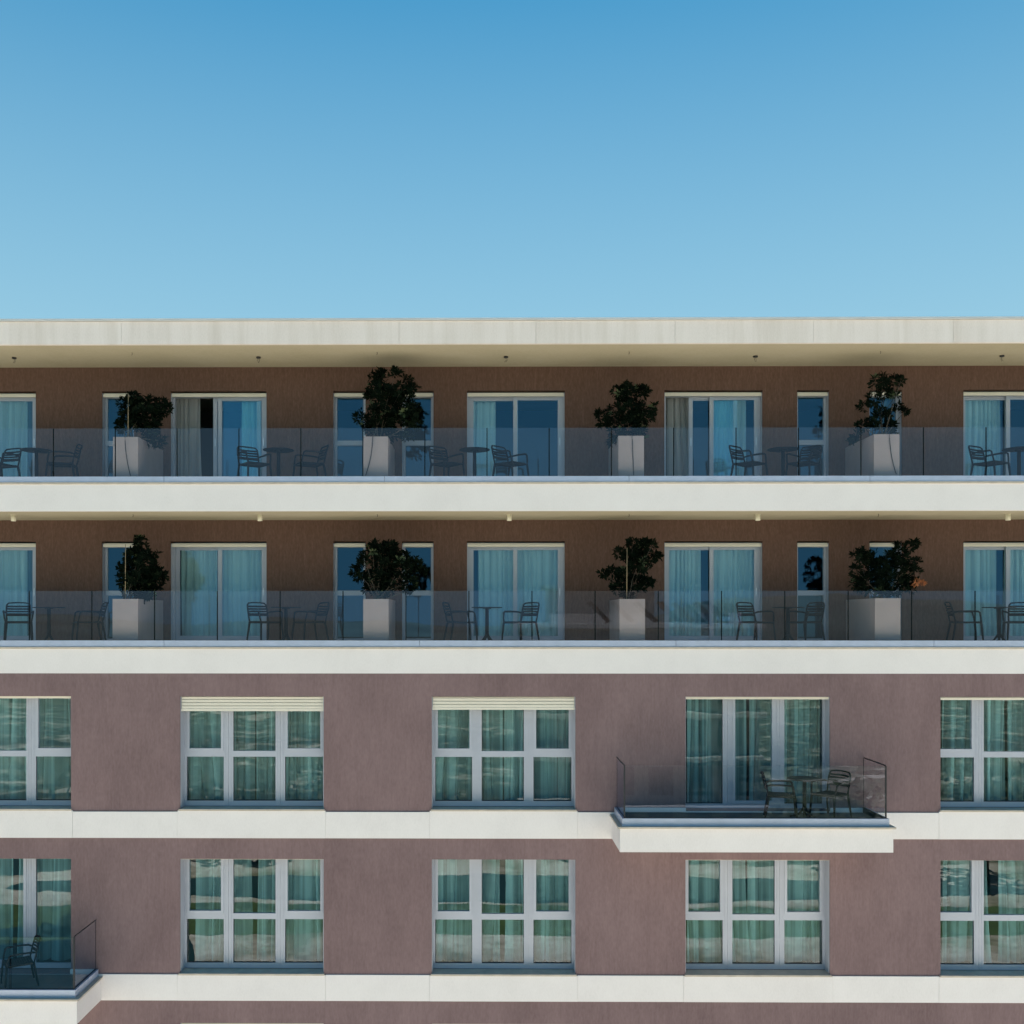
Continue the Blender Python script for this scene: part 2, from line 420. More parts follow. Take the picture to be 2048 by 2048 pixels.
# --- openings of the terrace storeys (pixels measured at the recessed wall)
doors_px = [(-118, 71.5), (341, 533), (934, 1129.5), (1329, 1525), (1927, 2122)]
narrow_px = [(204, 268), (666.5, 731), (804, 867), (1594.5, 1658), (1739, 1804)]
extra_px = [(2430, 2494), (2545, 2740), (-530, -335), (-262, -198)]
def terrace(level):
    if level == 3: lint, floor, ctop = PZ(781, DEP), FL3, z_fascia_b
    else: lint, floor, ctop = PZ(1082.4, DEP), FL2, z_b3b
    holes = []
    for (a, c) in doors_px + extra_px + narrow_px: holes.append((PX(a, DEP), PX(c, DEP), floor + .02, lint))
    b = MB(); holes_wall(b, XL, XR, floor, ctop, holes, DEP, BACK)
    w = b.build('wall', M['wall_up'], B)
    return lint, floor, holes
lint3, floor3, holes3 = terrace(3)
lint2, floor2, holes2 = terrace(2)

# roof
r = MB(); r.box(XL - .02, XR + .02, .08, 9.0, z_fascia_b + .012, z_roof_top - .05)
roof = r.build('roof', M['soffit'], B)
fs = MB()
seams = [PX(p) for p in (-260, 243, 798, 1072, 1350, 1627, 1907, 2300)]
xs = [XL - .03] + seams + [XR + .03]
for a, c in zip(xs[:-1], xs[1:]): fs.box(a + .002, c - .002, 0, .08, z_fascia_b, z_fascia_t)
fs.build('fascia', M['fascia'], roof)
cp = MB(); cp.box(XL - .06, XR + .06, -.035, .45, z_fascia_t + .006, z_fascia_t + .03); cp.box(XL - .05, XR + .05, -.022, .42, z_fascia_t + .03, z_roof_top)
cp.build('coping', simple('pale_metal_coping', (.62,.61,.60), .45, metal=.2, var=.05), roof)
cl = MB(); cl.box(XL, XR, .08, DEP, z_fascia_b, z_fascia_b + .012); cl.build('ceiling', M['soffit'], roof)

def slab(zb, zt, floor, top_open):
    s = MB(); s.box(XL, XR, 0, .10, zb, zt)
    o = s.build('floor_slab', M['white'], B)
    t = MB(); t.box(XL, XR, .10, DEP if not top_open else BACK, zb + .012, floor); t.build('terrace_floor', M['terrace'], o)
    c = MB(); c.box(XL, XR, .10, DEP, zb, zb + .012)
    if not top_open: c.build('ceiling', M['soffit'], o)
    st = MB(); st.box(XL, XR, -.02, .16, zt, zt + .04); st.build('coping', M['stone'], o, bevel=.004)
    return o
slab3 = slab(z_b3b, z_b3t, FL3, False)
slab2 = slab(z_b2b, z_b2t, FL2, True)

def balustrade(zc0, zc1, zg, seam0, pitch, csegs, name_px0=-420):
    """aluminium base channel with frameless glass panels"""
    bx = MB(); xs = [XL] + [PX(c) for c in csegs] + [XR]
    for a, c in zip(xs[:-1], xs[1:]):
        bx.box(a + .004, c - .004, .0, .035, zc0, zc1); bx.box(a + .004, c - .004, .062, .10, zc0, zc1 - .01)
    bx.box(XL, XR, .035, .062, zc0, zc0 + .03)
    ch = bx.build('balustrade', M['channel'], B)
    ed = MB(); ed.box(XL, XR, .036, .041, zc1 - .03, zc1 + .006); ed.box(XL, XR, .054, .061, zc1 - .03, zc1 + .006)
    ed.build('gasket', M['gasket'], ch)
    k = int((PX(seam0) - XL) / pitch) + 1
    x = PX(seam0) - k * pitch
    while x < XR:
        a, c = max(x, XL), min(x + pitch, XR)
        if c - a > .2:
            g = MB(); g.box(a + .0092, c - .0092, .0415, .0535, zc0 + .03, zg)
            gm = g.mesh('glass_panel', [M['gbal'], M['gedge']])
            for p in gm.polygons:
                if abs(p.normal.x) > .9: p.material_index = 1
            o = bpy.data.objects.new('glass_panel', gm); COL.objects.link(o); o.parent = ch
        if XL + .3 < x < XR - .3: MB().box(x - .009, x + .009, .040, .0555, zc1 + .006, zg).build('joint_seal', M['gedge'], ch)
        x += pitch
balustrade(PZ(965), PZ(952.3), PZ(855), 105, (PX(1849) - PX(105)) / 14, (-190, 328, 769, 1258, 1740, 2230))
balustrade(PZ(1293.5), PZ(1281), PZ(1181.7), 182, (PX(1952.5) - PX(182)) / 14, (-185, 328, 839, 1352, 1868, 2380))

# --- lower facade
RV = .26
W_px = [(-144, 142), (360, 647.5), (863.5, 1151), (1371, 1660), (1881, 2169)]
ex_px = [(-660, -373), (2390, 2677)]
def row_top(k): return PZ(1393) - k * ST - (.03 if k > 1 else 0)            # lintel of row k
def row_sill(k): return PZ(1620.5) - k * (PZ(1620.5) - PZ(1949.5)) if k < 2 else PZ(1949.5) - (k - 1) * ST
bm_ = MB()
lows = [(PX(a), PX(c)) for a, c in W_px + ex_px]
NROW = 5
for k in range(NROW):
    zt = z_b2b if k == 0 else (row_top(k - 1) + row_sill(k)) / 2 if False else (row_sill(k - 1) - .3)
    zb = max(0, row_sill(k) - .3) if k < NROW - 1 else 0
    zs = row_sill(k)
    hl = [(a, c, zs, row_top(k)) for a, c in lows]
    if zs < 0.4: hl = []
    holes_wall(bm_, XL, XR, zb, zt, hl, 0, .30)
bm_.box(XL, XR, .10, .30, z_b2b, z_b2b + .2)
lower_wall = bm_.build('wall', M['wall'], B)

# white bands, split at the window edges
BAND = []
for k in range(NROW - 1):
    zt = PZ(1624) - k * (PZ(1624) - PZ(1949.8)) if k < 2 else PZ(1949.8) - (k - 1) * ST
    zb = PZ(1676.5) - k * (PZ(1676.5) - PZ(2001.8)) if k < 2 else PZ(2001.8) - (k - 1) * ST
    BAND.append((zt, zb))
    b = MB(); cuts = [XL - .02]
    for a, c in sorted(lows): cuts += [a - .04, c + .04]
    cuts.append(XR + .02)
    for i, (a, c) in enumerate(zip(cuts[:-1], cuts[1:])):
        under = i % 2 == 1
        b.box(a + .0015, c - .0015, -.03 if under else -.026, .0, zb, (row_sill(k) - .012) if under else zt)
    b.build('band', M['white'], B)

# inner rooms: floors, back wall and side walls that keep the interiors dark
rm = MB()
rm.box(XL, XR, 6.2, 6.4, 0, z_fascia_b)
for x in (XL, XR - .2): rm.box(x, x + .2, .31, 6.2, 0, z_b2b)
for x in (XL, XR - .2): rm.box(x, x + .2, BACK, 6.2, FL2, z_fascia_b)
for z in (FL3 - .2, FL2 - .2): rm.box(XL + .2, XR - .2, BACK + .01, 6.2, z, z + .18)
rm.box(XL + .2, XR - .2, .31, BACK, FL2 - .2, FL2 - .02)
for k in range(NROW - 1):
    z = row_sill(k) - .35; rm.box(XL + .2, XR - .2, .31, 6.2, z - .15, z)
for px in (130, 600, 770, 1230, 1700): 
    x = PX(px, 4)
    rm.box(x, x + .12, BACK + .02, 6.2, FL2, z_fascia_b)
for px in (250, 755, 1260, 1770):
    x = PX(px, .3)
    rm.box(x, x + .12, .32, 6.2, .2, FL2 - .25)
rm.build('inner_rooms', M['room'], B)
sw = MB()
for (x0, x1) in ((XL, XL + .3), (XR - .3, XR)):
    sw.box(x0, x1, BACK + .001, 9.0, FL2, z_fascia_b)
sw.box(XL, XL + .25, .31, 9.0, 0, FL2); sw.box(XR - .25, XR, .31, 9.0, 0, FL2); sw.box(XL, XR, 8.9, 9.0, 0, z_fascia_b)
sw.build('side_wall', M['wall'], B)

# ------------------------------------------------------------------ windows
def shutter_mb(x0, x1, y, ztop, zbot, slat=.062):
    b = MB(); z = zbot
    b.box(x0, x1, y - .004, y + .022, zbot, min(zbot + .045, ztop)); z = zbot + .049
    while z < ztop - .01:
        z1 = min(z + slat, ztop); b.box(x0 + .004, x1 - .004, y, y + .014, z, z1 - .016); b.box(x0 + .004, x1 - .004, y + .020, y + .024, z1 - .018, z1)
        z = z1
    return b

def row_window(a, c, k, drop, door=False):
    x0, x1 = PX(a), PX(c); zt, zs = row_top(k), row_sill(k)
    w = x1 - x0; y0, y1 = RV, RV + .075
    m1, m2 = x0 + .314 * w, x0 + .679 * w
    zb = zs + .03 if not door else BAND[k][0] + .02
    f = MB(); mw_ = .093
    f.box(x0, x0 + .055, y0, y1, zb, zt); f.box(x1 - .055, x1, y0, y1, zb, zt)
    cols = [x0 + .055, m1 - mw_, m1 + mw_, m2 - mw_, m2 + mw_, x1 - .055]
    for mx_ in (m1, m2):
        f.box(mx_ - mw_, mx_ - .003, y0, y1, zb, zt); f.box(mx_ + .003, mx_ + mw_, y0, y1, zb, zt); f.box(mx_ - .003, mx_ + .003, y0 + .012, y1, zb, zt)
        for s in (-1, 1): f.box(mx_ + s * .055 - .004, mx_ + s * .055 + .004, y0 - .006, y0, zb, zt)
    trz = (PZ(1502.3, RV), PZ(1513.8, RV)); dz = (PZ(1502.3, RV) - PZ(1827.7, RV)) if k == 1 else k * ST
    tz1, tz0 = (trz[0] - dz, trz[1] - dz) if k else trz
    brz = .10
    for i in range(3):
        xa, xb = cols[2 * i], cols[2 * i + 1]
        f.box(xa, xb, y0, y1, zb, zb + brz); f.box(xa, xb, y0, y1, zt - .05, zt)
        f.box(xa, xb, y0 - .004, y0, zb + brz - .012, zb + brz)
        for q in (.22, .78): f.box(xa + (xb - xa) * q - .014, xa + (xb - xa) * q + .014, y0 - .006, y0, zb + .035, zb + .047)
        if not door:
            f.box(xa, xb, y0 + .001, y1, tz0, tz1)
            if i != 1:       # opening sash above the transom
                s = .052
                f.box(xa, xa + s, y0 - .012, y1 - .01, tz1, zt - .05); f.box(xb - s, xb, y0 - .012, y1 - .01, tz1, zt - .05)
                f.box(xa + s, xb - s, y0 - .012, y1 - .01, tz1, tz1 + s)
        elif i == 1:
            s = .055
            f.box(xa, xa + s, y0 - .012, y1 - .01, zb + brz, zt - .05); f.box(xb - s, xb, y0 - .012, y1 - .01, zb + brz, zt - .05)
            f.box(xa + s, xb - s, y0 - .012, y1 - .01, zb + brz, zb + brz + s)
    o = f.build('balcony_door' if door else 'window', M['frame'], B)
    g = MB()
    for i in range(3): g.box(cols[2*i] + .001, cols[2*i+1] - .001, y0 + .035, y0 + .043, zb + brz + .001, zt - .051)
    if not door:
        g = MB()
        for i in range(3):
            e = .053 if i != 1 else .001
            g.box(cols[2*i] + .001, cols[2*i+1] - .001, y0 + .035, y0 + .043, zb + brz + .001, tz0 - .001)
            g.box(cols[2*i] + e, cols[2*i+1] - e, y0 + .035, y0 + .043, tz1 + e, zt - .051)
    g.build('pane', M['glow'], o)
    gk = MB()
    for i in range(3):
        xa, xb = cols[2*i], cols[2*i+1]
        gk.box(xa + .001, xb - .001, y0 + .028, y0 + .034, zb + brz, zb + brz + .018)
        gk.box(xa + .001, xa + .010, y0 + .028, y0 + .034, zb + brz + .018, zt - .051); gk.box(xb - .010, xb - .001, y0 + .028, y0 + .034, zb + brz + .018, zt - .051)
    gk.build('gasket', M['gasket'], o)
    if not door:
        s = MB(); s.box(x0 - .018, x1 + .018, -.045, 0.0, zs - .012, zs + .02); s.box(x0 + .001, x1 - .001, 0.0, y0 + .01, zs, zs + .02)
        s.build('sill', M['stone'], o)
    if drop > 0: 
        shutter_mb(x0 + .012, x1 - .012, .05, zt, zt - drop).build('roller_shutter', M['shutter'], o)
    # shutter guide rails in the reveal
    for ga in (x0 + .001, x1 - .012): MB().box(ga, ga + .011, .03, y0, zb, zt).build('guide_rail', M['frame'], o)
    return o
px1 = 1 / 103.6
drops = {0: [.045, .29, .26, .055, .065], 1: [.012, .016, .010, .016, .012]}
for k in range(NROW):
    if row_sill(k) < .4: continue
    for i, (a, c) in enumerate(W_px):
        dr = drops[k][i] if k in drops else .2
        door = (k, i) in ((0, 3), (1, 0))
        row_window(a, c, k, dr, door)
    for (a, c) in ex_px: row_window(a, c, k, .1)

def slide_door(a, c, lint, floor, opened=0.0, level=3):
    """two-panel sliding door; opened = how far the left panel is pushed behind the right one (m)"""
    x0, x1 = PX(a, DEP), PX(c, DEP); y0 = DEP + .13
    zt = lint - .075
    f = MB()
    f.box(x0, x0 + .05, y0, y0 + .13, floor + .021, zt + .05); f.box(x1 - .05, x1, y0, y0 + .13, floor + .021, zt + .05)
    f.box(x0 + .05, x1 - .05, y0, y0 + .13, zt - .03, zt + .05); f.box(x0 + .05, x1 - .05, y0, y0 + .13, floor + .021, floor + .055)
    o = f.build('sliding_door', M['frame'], B)
    ia, ib = x0 + .05, x1 - .05; mid = (ia + ib) / 2; z0, z1 = floor + .055, zt - .03
    g = MB(); p = MB()
    # fixed right panel in front, moving left panel behind
    for (pa, pb, py) in ((mid - .05, ib, y0 + .018), (ia + opened, mid + .05 + opened, y0 + .075)):
        s = .085
        p.box(pa, pa + s, py, py + .04, z0, z1); p.box(pb - s, pb, py, py + .04, z0, z1)
        p.box(pa + s, pb - s, py, py + .04, z0, z0 + .09); p.box(pa + s, pb - s, py, py + .04, z1 - .07, z1)
        g.box(pa + s - .001, pb - s + .001, py + .016, py + .024, z0 + .089, z1 - .069)
    p.build('door_panel', M['frame'], o); g.build('pane', M['gup'], o)
    h = MB(); hx = ib - .045; h.box(hx - .013, hx + .013, y0 + .004, y0 + .018, floor + 1.0, floor + 1.16); h.build('handle', M['steel'], o)
    if opened:
        h = MB(); hx = ia + opened + .045; h.box(hx - .013, hx + .013, y0 + .060, y0 + .075, floor + 1.0, floor + 1.16); h.build('handle', M['steel'], o)
    shutter_mb(x0 + .015, x1 - .015, DEP + .035, lint - .035, lint - .115, .04).build('roller_shutter', M['shutter'], o)
    for ga in (x0 + .001, x1 - .012): MB().box(ga, ga + .011, DEP + .03, y0, floor + .021, lint - .04).build('guide_rail', M['frame'], o)
    return o
def slim_window(a, c, lint, floor):
    x0, x1 = PX(a, DEP), PX(c, DEP); y0 = DEP + .15; zt = lint - .04
    tz1 = floor + 1.0 + .105; tz0 = floor + 1.0
    f = MB(); s = .062
    f.box(x0, x0 + s, y0, y0 + .07, floor + .021, zt); f.box(x1 - s, x1, y0, y0 + .07, floor + .021, zt)
    f.box(x0 + s, x1 - s, y0, y0 + .07, floor + .021, floor + .09); f.box(x0 + s, x1 - s, y0, y0 + .07, zt - .08, zt)
    f.box(x0 + s, x1 - s, y0 - .004, y0 + .07, tz0, tz1)
    o = f.build('narrow_window', M['frame'], B)
    g = MB(); g.box(x0 + s, x1 - s, y0 + .03, y0 + .038, floor + .089, tz0 + .001); g.box(x0 + s, x1 - s, y0 + .03, y0 + .038, tz1 - .001, zt - .079)
    g.build('pane', M['gup'], o)
    shutter_mb(x0 + .015, x1 - .015, DEP + .035, lint - .035, lint - .115, .04).build('roller_shutter', M['shutter'], o)
    for ga in (x0 + .001, x1 - .012): MB().box(ga, ga + .011, DEP + .03, y0, floor + .021, lint - .04).build('guide_rail', M['frame'], o)
for level, lint, floor in ((3, lint3, FL3), (2, lint2, FL2)):
    for i, (a, c) in enumerate(doors_px + [extra_px[1], extra_px[2]]):
        op = {(3, 1): .80, (3, 3): .50}.get((level, i), 0)
        slide_door(a, c, lint, floor, op, level)
    for (a, c) in narrow_px + [extra_px[0], extra_px[3]]: slim_window(a, c, lint, floor)

# ------------------------------------------------------------------ projecting balconies
def balcony(pxa, pxb, k, floor, glass_top, seam=()):
    PB = 1.18
    x0, x1 = PX(pxa, -PB), PX(pxb, -PB)
    zt, zb = PZ(1656.5, -PB) - k * ST, PZ(1703.8, -PB) - k * ST
    s = MB(); s.box(x0, x1, -PB, -.031, zb, zt)
    o = s.build('balcony', M['white'], B)
    c = MB(); c.box(x0 - .04, x1 + .04, -PB - .04, -.031, zt, zt + .035); c.build('coping', M['stone'], o, bevel=.004)
    gi = .05; cz0 = zt + .035; cz1 = cz0 + .135
    ch = MB()
    ch.box(x0 + gi, x1 - gi, -PB + gi, -PB + gi + .04, cz0, cz1)
    ch.box(x0 + gi, x0 + gi + .04, -PB + gi + .04, -.031, cz0, cz1); ch.box(x1 - gi - .04, x1 - gi, -PB + gi + .04, -.031, cz0, cz1)
    ch.build('base_channel', M['channel'], o)
    gk = MB(); yy = -PB + gi + .04
    gk.box(x0 + gi + .04, x1 - gi - .04, yy, yy + .028, cz0, cz1 + .012)
    gk.box(x0 + gi + .04, x0 + gi + .068, yy + .028, -.031, cz0, cz1 + .012); gk.box(x1 - gi - .068, x1 - gi - .04, yy + .028, -.031, cz0, cz1 + .012)
    gk.build('gasket', M['gasket'], o)
    fl = MB(); fx0, fx1 = x0 + gi + .07, x1 - gi - .07
    n = 8; tw = (fx1 - fx0) / n
    for i in range(n):
        for j in range(2):
            ya = yy + .03 + j * .5; yb = min(ya + .496, -.031)
            fl.box(fx0 + i * tw + .002, fx0 + (i + 1) * tw - .002, ya, yb, cz0, floor)
    fl.build('floor_tiles', M['tile'], o)
    def pane(mb, ax):
        gm = mb.mesh('glass_panel', [M['gbal'], M['gedge']])
        for p in gm.polygons:
            if abs(p.normal[ax]) > .9 : p.material_index = 1
            if abs(p.normal[2]) > .9 : p.material_index = 1
        q = bpy.data.objects.new('glass_panel', gm); COL.objects.link(q); q.parent = o
    gz = glass_top; gy = -PB + gi + .045
    cuts = [x0 + gi + .045] + list(seam) + [x1 - gi - .045]
    for a, b_ in zip(cuts[:-1], cuts[1:]):
        pane(MB().box(a + .012, b_ - .012, gy, gy + .012, cz1 - .03, gz), 0)
    pane(MB().box(x0 + gi + .045, x0 + gi + .057, gy + .014, -.034, cz1 - .03, gz), 1)
    pane(MB().box(x1 - gi - .057, x1 - gi - .045, gy + .014, -.034, cz1 - .03, gz), 1)
    for ex in (x0 + gi + .030, x1 - gi - .056):
        MB().box(ex, ex + .026, -PB + gi + .041, -PB + gi + .064, cz1 - .02, gz + .004).build('corner_seal', M['gasket'], o)
        MB().box(ex + .006, ex + .022, -PB + gi + .066, -.034, gz + .001, gz + .016).build('edge_trim', M['gasket'], o)
    return x0, x1, cz1
fl1 = BAND[0][0] + .01; fl0 = BAND[1][0] + .01
bx0, bx1, _ = balcony(1240, 1786.6, 0, fl1, PZ(1531.3, -1.09))
b0x1 = PX(153.7, -1.18); wdt = bx1 - bx0
_pxl = 153.7 - (1786.6 - 1240)
ax0, ax1, _ = balcony(_pxl, 153.7, 1, fl0, PZ(1531.3, -1.09) - ST, (PX(20, -1.1), ))
# stone skirting on the wall above the balcony floors
for (xa, xb, fl) in ((bx0 + .12, PX(1371), fl1), (PX(1660), bx1 - .12, fl1), (PX(142), ax1 - .12, fl0)):
    MB().box(xa, xb, -.045, -.001, fl + .001, fl + .080).build('skirting', M['white'], B)

# ------------------------------------------------------------------ curtains
rc = random.Random(11)
ORD = ['first', 'second', 'third', 'fourth', 'fifth']
def curtain(xa, xb, y, z0, z1, label, mat='curtain', lean_l=0.0, lean_r=0.0, pleat=.13, amp=.06, grp=None):
    """hanging cloth with uneven pleats; lean = how far an edge drifts towards the hem"""
    w = xb - xa; n = max(16, int(w / .012)); rows = 12; b = MB(); ph = rc.random() * 100
    xs = [xa + w * i / n for i in range(n + 1)]
    for r_ in range(rows + 1):
        t = r_ / rows; z = z1 + (z0 - z1) * t
        for i, x in enumerate(xs):
            u = i / n
            sft = lean_l * t * t * (1 - u) + lean_r * t * t * u
            q = x / pleat + 1.3 * noise.noise(Vector((x * 2.3, ph, t * .25)))
            s = 1.6 * (1 - abs(math.sin(math.pi * q)) ** .55) - .5 + .35 * math.sin(math.floor(q) * 12.9 + ph) * (q - math.floor(q) - .5)
            a = amp * (.6 + .4 * t) * (1 + .9 * noise.noise(Vector((x * 3.1 + 9, ph, t * .6))))
            b.v.append((x + sft + .012 * math.cos(2 * math.pi * q), y + s * a + .02 * noise.noise(Vector((x * 1.2, t * 1.5, ph))), z))
    for r_ in range(rows):
        for i in range(n):
            k0 = r_ * (n + 1) + i; b.f.append((k0, k0 + 1, k0 + n + 2, k0 + n + 1)); b.m.append(0); b.sm.append(True)
    me = bpy.data.meshes.new('curtain'); me.from_pydata(b.v, [], b.f); me.materials.append(M[mat])
    me.polygons.foreach_set('use_smooth', b.sm)
    o = bpy.data.objects.new('curtain', me); COL.objects.link(o)
    tag(o, label, 'curtain', grp or 'curtains behind the glass')
YC = DEP + .40
T = {3: 'top terrace', 2: 'lower terrace'}
up = [  # level, door, px from, px to, wording, material, lean right
    (3, 0, -112, 70, 'closed pale curtain behind the leftmost sliding door of the top terrace', 'curtain', 0),
    (3, 1, 350, 402, 'bunched grey curtain hanging in the open half of the second sliding door, top terrace', 'curtain2', .03),
    (3, 1, 484, 531, 'pale curtain behind the glass half of the second sliding door, top terrace', 'curtain', 0),
    (3, 2, 940, 990, 'pale curtain drawn to the left side of the middle sliding door, top terrace', 'curtain', .02),
    (3, 3, 1333, 1378, 'grey curtain slanting in the open half of the fourth sliding door, top terrace', 'curtain2', .12),
    (3, 3, 1420, 1492, 'pale curtain behind the right glass of the fourth sliding door, top terrace', 'curtain', 0),
    (3, 4, 1930, 2000, 'pale curtain on the left of the rightmost sliding door, top terrace', 'curtain', 0),
    (2, 0, -112, 70, 'closed pale curtain behind the leftmost sliding door of the lower terrace', 'curtain', 0),
    (2, 1, 364, 436, 'pale curtain behind the left glass of the second sliding door, lower terrace', 'curtain', 0),
    (2, 1, 438, 531, 'pale curtain behind the right glass of the second sliding door, lower terrace', 'curtain', 0),
    (2, 2, 955, 1032, 'pale curtain behind the left glass of the middle sliding door, lower terrace', 'curtain', 0),
    (2, 2, 1034, 1126, 'pale curtain behind the right glass of the middle sliding door, lower terrace', 'curtain', 0),
    (2, 3, 1332, 1402, 'pale curtain behind the left glass of the fourth sliding door, lower terrace', 'curtain', 0),
    (2, 3, 1424, 1522, 'pale curtain behind the right glass of the fourth sliding door, lower terrace', 'curtain', 0),
    (2, 4, 1930, 1992, 'pale curtain on the left of the rightmost sliding door, lower terrace', 'curtain', .02),
    (2, 4, 2008, 2118, 'pale curtain on the right of the rightmost sliding door, lower terrace', 'curtain', 0),
]
for (lv, dr, a, c, lab, mt, ln) in up:
    fl, li = (FL3, lint3) if lv == 3 else (FL2, lint2)
    dy = YC - DEP
    curtain(PX(a, YC), PX(c, YC), YC, fl + .06, li - .02, lab, mt, lean_r=ln)
YL = RV + .26
low = [  # row, window, px from, px to, wording, lean left, lean right
    (0, 0, -140, 62, 'sheer curtain left half of the cropped window at the left edge, upper row', 0, 0),
    (0, 0, 62, 140, 'sheer curtain right part of the cropped window at the left edge, upper row', 0, 0),
    (0, 1, 366, 510, 'sheer curtain left half of the second window, upper row, half lowered shutter', 0, 0),
    (0, 1, 512, 645, 'sheer curtain right half of the second window, upper row, half lowered shutter', 0, 0),
    (0, 2, 868, 1007, 'sheer curtain left half of the middle window under a lowered shutter', 0, 0),
    (0, 2, 1009, 1148, 'sheer curtain right half of the middle window under a lowered shutter', 0, 0),
    (0, 3, 1374, 1492, 'sheer curtain left half of the balcony door behind the dark table', 0, 0),
    (0, 3, 1498, 1640, 'sheer curtain right half of the balcony door behind the dark table', 0, 0),
    (0, 4, 1884, 2010, 'sheer curtain left half of the cropped window at the right edge, upper row', 0, 0),
    (0, 4, 2014, 2165, 'sheer curtain right half of the cropped window at the right edge, upper row', 0, 0),
    (1, 0, -140, 28, 'sheer curtain left half of the balcony door at the left edge', 0, -.04),
    (1, 0, 36, 140, 'sheer curtain right half of the balcony door at the left edge', 0, 0),
    (1, 1, 394, 503, 'sheer curtain left of the dark gap, second window, bottom row', 0, .02),
    (1, 1, 514, 645, 'sheer curtain right of the dark gap, second window, bottom row', -.02, 0),
    (1, 2, 868, 1000, 'sheer curtain left of the narrow gap, middle window, bottom row', 0, 0),
    (1, 2, 1010, 1148, 'sheer curtain right of the narrow gap, middle window, bottom row', 0, 0),
    (1, 3, 1374, 1490, 'sheer curtain left half of the window below the balcony', 0, .12),
    (1, 3, 1494, 1657, 'sheer curtain right half of the window below the balcony', .04, 0),
    (1, 4, 1884, 1972, 'sheer curtain left of the black gap, window at the right edge, bottom row', 0, .10),
    (1, 4, 1996, 2165, 'sheer curtain right of the black gap, window at the right edge, bottom row', 0, 0),
]
for (k, i, a, c, lab, ll, lr) in low:
    door = (k, i) in ((0, 3), (1, 0))
    zb = (BAND[k][0] + .09) if door else row_sill(k) + .09
    curtain(PX(a, YL), PX(c, YL), YL, zb, row_top(k) - .01, lab, 'curtain_low', ll, lr, pleat=.24, amp=.10, grp='curtains behind the windows of the brown floors')

# ------------------------------------------------------------------ chairs and tables
def make_chair():
    t = empty('armchair')
    dm = M['dark']
    # seat: shallow dished panel with slots
    s = MB()
    for i in range(11):
        x = -.205 + i * .0405
        z = .435 + .012 * abs((x - .02) / .2) ** 2
        s.box(x, x + .0375, -.215, .215, z - .011, z + .007)
    for yy in (-.225, .205): s.box(-.215, .245, yy, yy + .02, .412, .447)
    s.box(-.225, -.205, -.225, .225, .412, .445); s.box(.235, .258, -.225, .225, .410, .440)
    s.build('seat', dm, t, bevel=.003)
    def bp(y, z):     # point of the curved, reclined back surface
        return (-.222 - (z - .44) * .24 - .045 * (1 - (y / .235) ** 2), y, z)
    b = MB()
    zs_ = [.60, .652, .704, .756]
    for z in zs_:
        b.tube([bp(y * .1 * 2.15, z) for y in [-1, -.75, -.5, -.25, 0, .25, .5, .75, 1][0:9]] and [bp(q * .215, z) for q in (-1, -.7, -.35, 0, .35, .7, 1)], .0095, 8, flat=1.95)
    fr = [bp(-.215, .44), bp(-.222, .56), bp(-.222, .70), bp(-.215, .785), bp(-.185, .822), bp(-.1, .832), bp(0, .834), bp(.1, .832), bp(.185, .822), bp(.215, .785), bp(.222, .70), bp(.222, .56), bp(.215, .44)]
    b.tube(fr, .018, 8, flat=.85)
    b.tube([bp(q * .215, .575) for q in (-1, -.7, -.35, 0, .35, .7, 1)], .011, 8, flat=1.6)
    b.build('backrest', dm, t)
    for sgn in (-1, 1):
        a = MB()
        a.tube([(-.255, sgn * .225, .625), (-.20, sgn * .262, .645), (.0, sgn * .275, .655), (.17, sgn * .272, .650), (.205, sgn * .268, .630), (.225, sgn * .255, .53), (.240, sgn * .235, .43)],
               [.018, .020, .021, .021, .019, .017, .018], 8, flat=.9)
        a.build('armrest', dm, t)
        l1 = MB(); l1.tube([(.240, sgn * .235, .43), (.262, sgn * .25, .2), (.272, sgn * .258, 0)], [.022, .020, .016], 8); l1.build('leg', dm, t)
        l2 = MB(); l2.tube([(-.222, sgn * .218, .44), (-.262, sgn * .235, .2), (-.30, sgn * .245, 0)], [.023, .020, .016], 8); l2.build('leg', dm, t)
    return t
def make_table():
    t = empty('bistro_table'); dm = M['dark']
    MB().lathe([(.29, .722), (.308, .724), (.312, .731), (.308, .738), (.29, .740)], 48).build('table_top', dm, t)
    p = MB(); p.lathe([(.085, .706), (.09, .722)], 20); p.lathe([(.036, .17), (.036, .706)], 16); p.build('pedestal', dm, t)
    for k in range(4):
        a = math.pi / 4 + k * math.pi / 2; c, s = math.cos(a), math.sin(a)
        f = MB(); f.tube([(c * .0, s * .0, .23), (c * .035, s * .035, .15), (c * .10, s * .10, .07), (c * .20, s * .20, .028), (c * .265, s * .265, .012)], [.024, .024, .021, .017, .012], 8)
        f.build('foot', dm, t)
    return t
chair0, table0 = make_chair(), make_table(); used = [False, False]
def place(kind, px, dep, z, th, label, grp):
    src = (chair0, table0)[kind]
    o = src if not used[kind] else copy_tree(src)
    used[kind] = True
    o.location = (PX(px, dep), dep, z); o.rotation_euler = (0, 0, math.radians(th))
    tag(o, label, 'armchair' if kind == 0 else 'table', grp)
GC = 'dark slatted armchairs on the terraces'; GT = 'round dark tables on the terraces'
ct = FL3 + .001; cl_ = FL2 + .001
